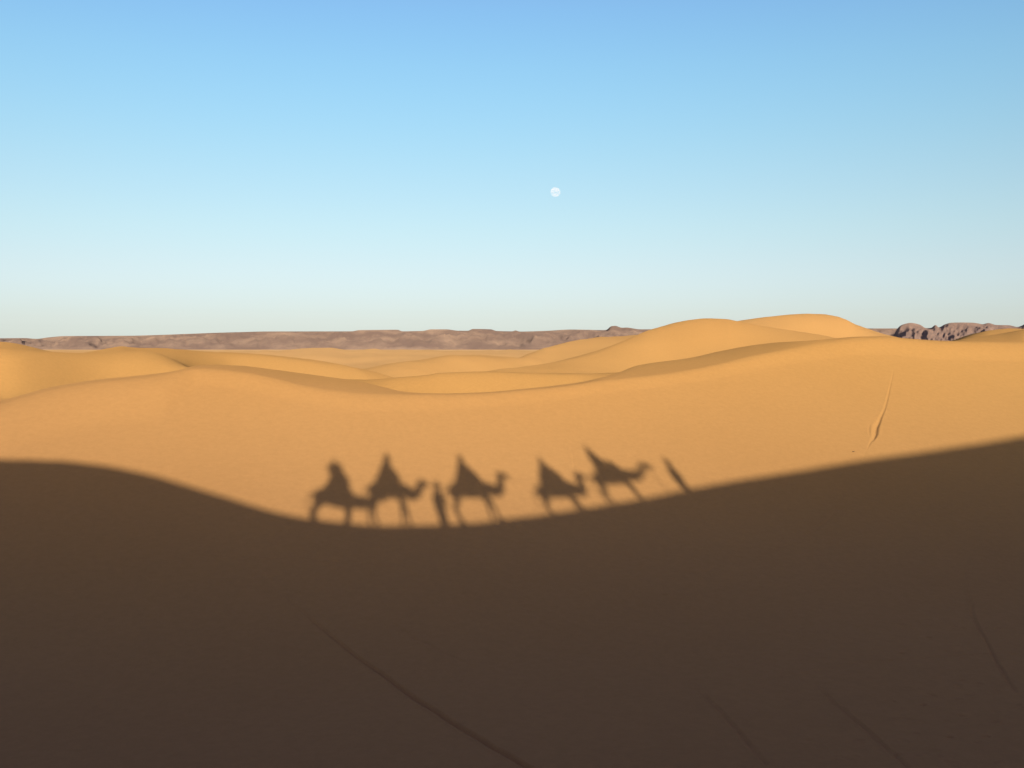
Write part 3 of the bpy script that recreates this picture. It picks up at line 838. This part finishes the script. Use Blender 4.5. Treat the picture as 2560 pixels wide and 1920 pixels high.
# the rider who takes the picture: his phone is the camera, so his seat follows from it
G1 = Vector((0.02, -0.34, 0)); G1.z = ground(G1.x, G1.y)
cam_label = "camel with a rider %s"
c1, R1 = camel(G1, slope_at(G1), "last camel of the caravan, its shadow farthest left on the slope", FUR[0], BLANKET[0], NECK_LOW, (.02,-.03,.06,-.05), L=1.36, zb=-.20, LT=1.35)

def seat_of(c, R, zb=0.0, dx=-.06, h=1.87):
    return Vector(c.location) + R @ Vector((dx, 0, h + zb))

RIDERS = "riders on the camels"
s1 = seat_of(c1, R1, -.06)
e = Vector((-0.0, -0.30, 0.0)) - s1                # the rider's eyes, a forearm behind the phone
J = seated("hold")
J["head"] = (e.x, e.y, e.z - .012); J["neck"] = (e.x - .01, e.y - .01, e.z - .14); J["chest"] = (e.x*.7 - .01, e.y*.4, e.z - .30)
J["shoulder"] = [(e.x - .16, e.y + .05, e.z - .215), (e.x + .17, e.y + .03, e.z - .215)]
pw = [Vector((-.088, -.055, -.035)) - s1, Vector((.088, -.055, -.035)) - s1]
J["elbow"] = [(pw[0].x - .24, pw[0].y - .13, pw[0].z - .13), (pw[1].x + .24, pw[1].y - .13, pw[1].z - .13)]
J["wrist"] = [tuple(pw[0]), tuple(pw[1])]
# torso turned left: the shoulders swap to lie along the ridge
person(s1, 0, "person on the last camel holding up a phone, shadow with elbows out", J, ("navy", "khaki", "grey"), RIDERS, look=(0, 1, 0), curl=.75,
       hand_dirs=[((.35, .45, .8), (1, .2, 0)), ((-.35, .45, .8), (-1, .2, 0))], headgear="hood", cloak=.75)
ph = empty("phone", (0, -.012, 0), "black phone held up in both hands by the last rider", "phone", None)
PH_BODY = material("phone_black", (.02, .02, .022), .3); PH_GLASS = material("phone_glass", (.01, .01, .012), .08)
def box_mesh(name, cx, cy, cz, sx, sy, sz, bev):
    bm = bmesh.new(); bmesh.ops.create_cube(bm, size=1, matrix=Matrix.Translation((cx, cy, cz)) @ Matrix.Diagonal((sx, sy, sz, 1)))
    bmesh.ops.bevel(bm, geom=list(bm.edges), offset=bev, segments=2, affect='EDGES')
    me = bpy.data.meshes.new(name); bm.to_mesh(me); bm.free(); return me
link("case", box_mesh("case", 0, 0, 0, .137, .008, .070, .0025), ph, PH_BODY)
link("screen", box_mesh("screen", 0, -.0046, 0, .122, .001, .064, .0003), ph, PH_GLASS)
link("lens", tube_mesh("lens", [(0, .004, 0), (0, .006, 0)], .006, 14), ph, PH_GLASS)

specs = [
    (983, -1.35, "second camel from the left in the shadow row, nose close behind a walking figure", FUR[1], BLANKET[1], NECK_MID, (-.10,.30,-.20,.20), 1.22, .64, 1.0, 1.05),
    (1207, -0.25, "middle camel of the caravan, its shadow just right of the walking figure", FUR[0], BLANKET[2], NECK_HIGH, (.16,-.06,-.06,.06), 1.42, .22, 1.25, 1.1),
    (1423, -0.35, "fourth camel with its neck held upright in the shadow row", FUR[2], BLANKET[3], NECK_UP, (.06,-.08,-.03,.03), 1.36, -.22, 1.3, 1.2),
    (1575, -0.55, "leading camel with its neck stretched forward in the shadow row", FUR[1], BLANKET[4], NECK_OUT, (.06,-.02,-.18,.14), 1.42, .06, 1.25, 1.0),
]
camels = [(c1, R1, -.06)]
for (px, dy, lab, fur, bl, nk, lg, LL, ZB, NLL, LTT) in specs:
    P = on_ridge(px, dy)
    camels.append((*camel(P, slope_at(P), lab, fur, bl, nk, lg, LL, ZB, NLL, px > 1500, LTT), ZB))

person(seat_of(*camels[1]), 0, "person on the second camel with both arms raised overhead", seated("raised", .03, 1.10), ("blue", "khaki", "white"), RIDERS, curl=.5, cloak=.8)
person(seat_of(*camels[2]), 0, "person in a turban on the middle camel, gripping the saddle bar", seated("hold", -.04, 1.15), ("grey", "navy", "red"), RIDERS, curl=1.1, cloak=.9)
person(seat_of(*camels[3]), 0, "person in a pointed hood on the fourth camel", seated("hold", -.03), ("brown", "black", "brown"), RIDERS, curl=1.1, headgear="hood", cloak=1.0)
person(seat_of(*camels[4], dx=-.30), 0, "person in a tall pointed hood on the leading camel", seated("hold", -.16, 1.12), ("white", "grey", "white"), RIDERS, curl=1.1, headgear="hood", cloak=.45)

def walking(stride=.22):
    return {"pelvis": (0,0,.95), "waist": (.0,0,1.12), "chest": (.01,0,1.30), "neck": (.02,0,1.46), "head": (.05,0,1.60),
            "shoulder": [(.01,.18,1.40), (.01,-.18,1.40)], "elbow": [(-.24,.22,1.13), (.24,-.22,1.12)], "wrist": [(-.13,.20,.90), (.17,-.18,.90)],
            "hip": [(0,.09,.93), (0,-.09,.93)], "knee": [(stride*.6+.05,.09,.51), (-stride*.25+.03,-.09,.51)], "ankle": [(stride,.09,.08), (-stride,-.09,.10)],
            "toe": [(stride+.15,.10,.04), (-stride+.14,-.10,.03)]}
GUIDES = "guides walking with the caravan"
P = on_ridge(1110, -0.45)
g1 = person(P, .1, "person in a long robe walking between the second and third camel shadows", walking(.16), ("blue", "blue", "white"), GUIDES, curl=.5, robe=.22)
g1.scale = (1.09, 1.09, 1.09)
P2 = on_ridge(1714, -1.4)
guide2 = person(P2, 0, "person in a long robe walking ahead of the leading camel", walking(.12), ("brown", "brown", "blue"), GUIDES, curl=.9, robe=.22)

# ropes from halter to the saddle ahead
def sag(a, b, drop, n=14):
    a, b = Vector(a), Vector(b)
    return [tuple(a.lerp(b, i / n) - Vector((0, 0, drop * 4 * (i / n) * (1 - i / n)))) for i in range(n + 1)]
names = ["last camel to the second", "second camel to the middle one", "middle camel to the fourth", "fourth camel to the leading one"]
for i in range(4):
    back, frontc = camels[i][0], camels[i + 1][0]
    rear = Vector(frontc.location) + camels[i + 1][1] @ Vector((-.60, .0, 1.70 + camels[i + 1][2]))
    a = Vector(back["rope_at"])
    r = link("rope", tube_mesh("rope", sag(a, rear, .12), .009, 6), None, ROPE)
    tag(r, "thin brown rope tying the " + names[i] + " in the caravan", "rope", "ropes between the camels")
a = Vector(camels[4][0]["rope_at"])
b = Vector((a.x + .22, a.y + .02, ground(a.x + .22, a.y + .02) + .01))
r = link("rope", tube_mesh("rope", sag(a, b, .04) + [(b.x + .15, b.y - .05, ground(b.x + .15, b.y - .05) + .01)], .022, 6), None, ROPE)
tag(r, "lead rope hanging straight down from the leading camel's halter", "rope", "ropes between the camels")
for c_, _, _ in camels: del c_["rope_at"]
guide2.scale = (1.12, 1.12, 1.08)
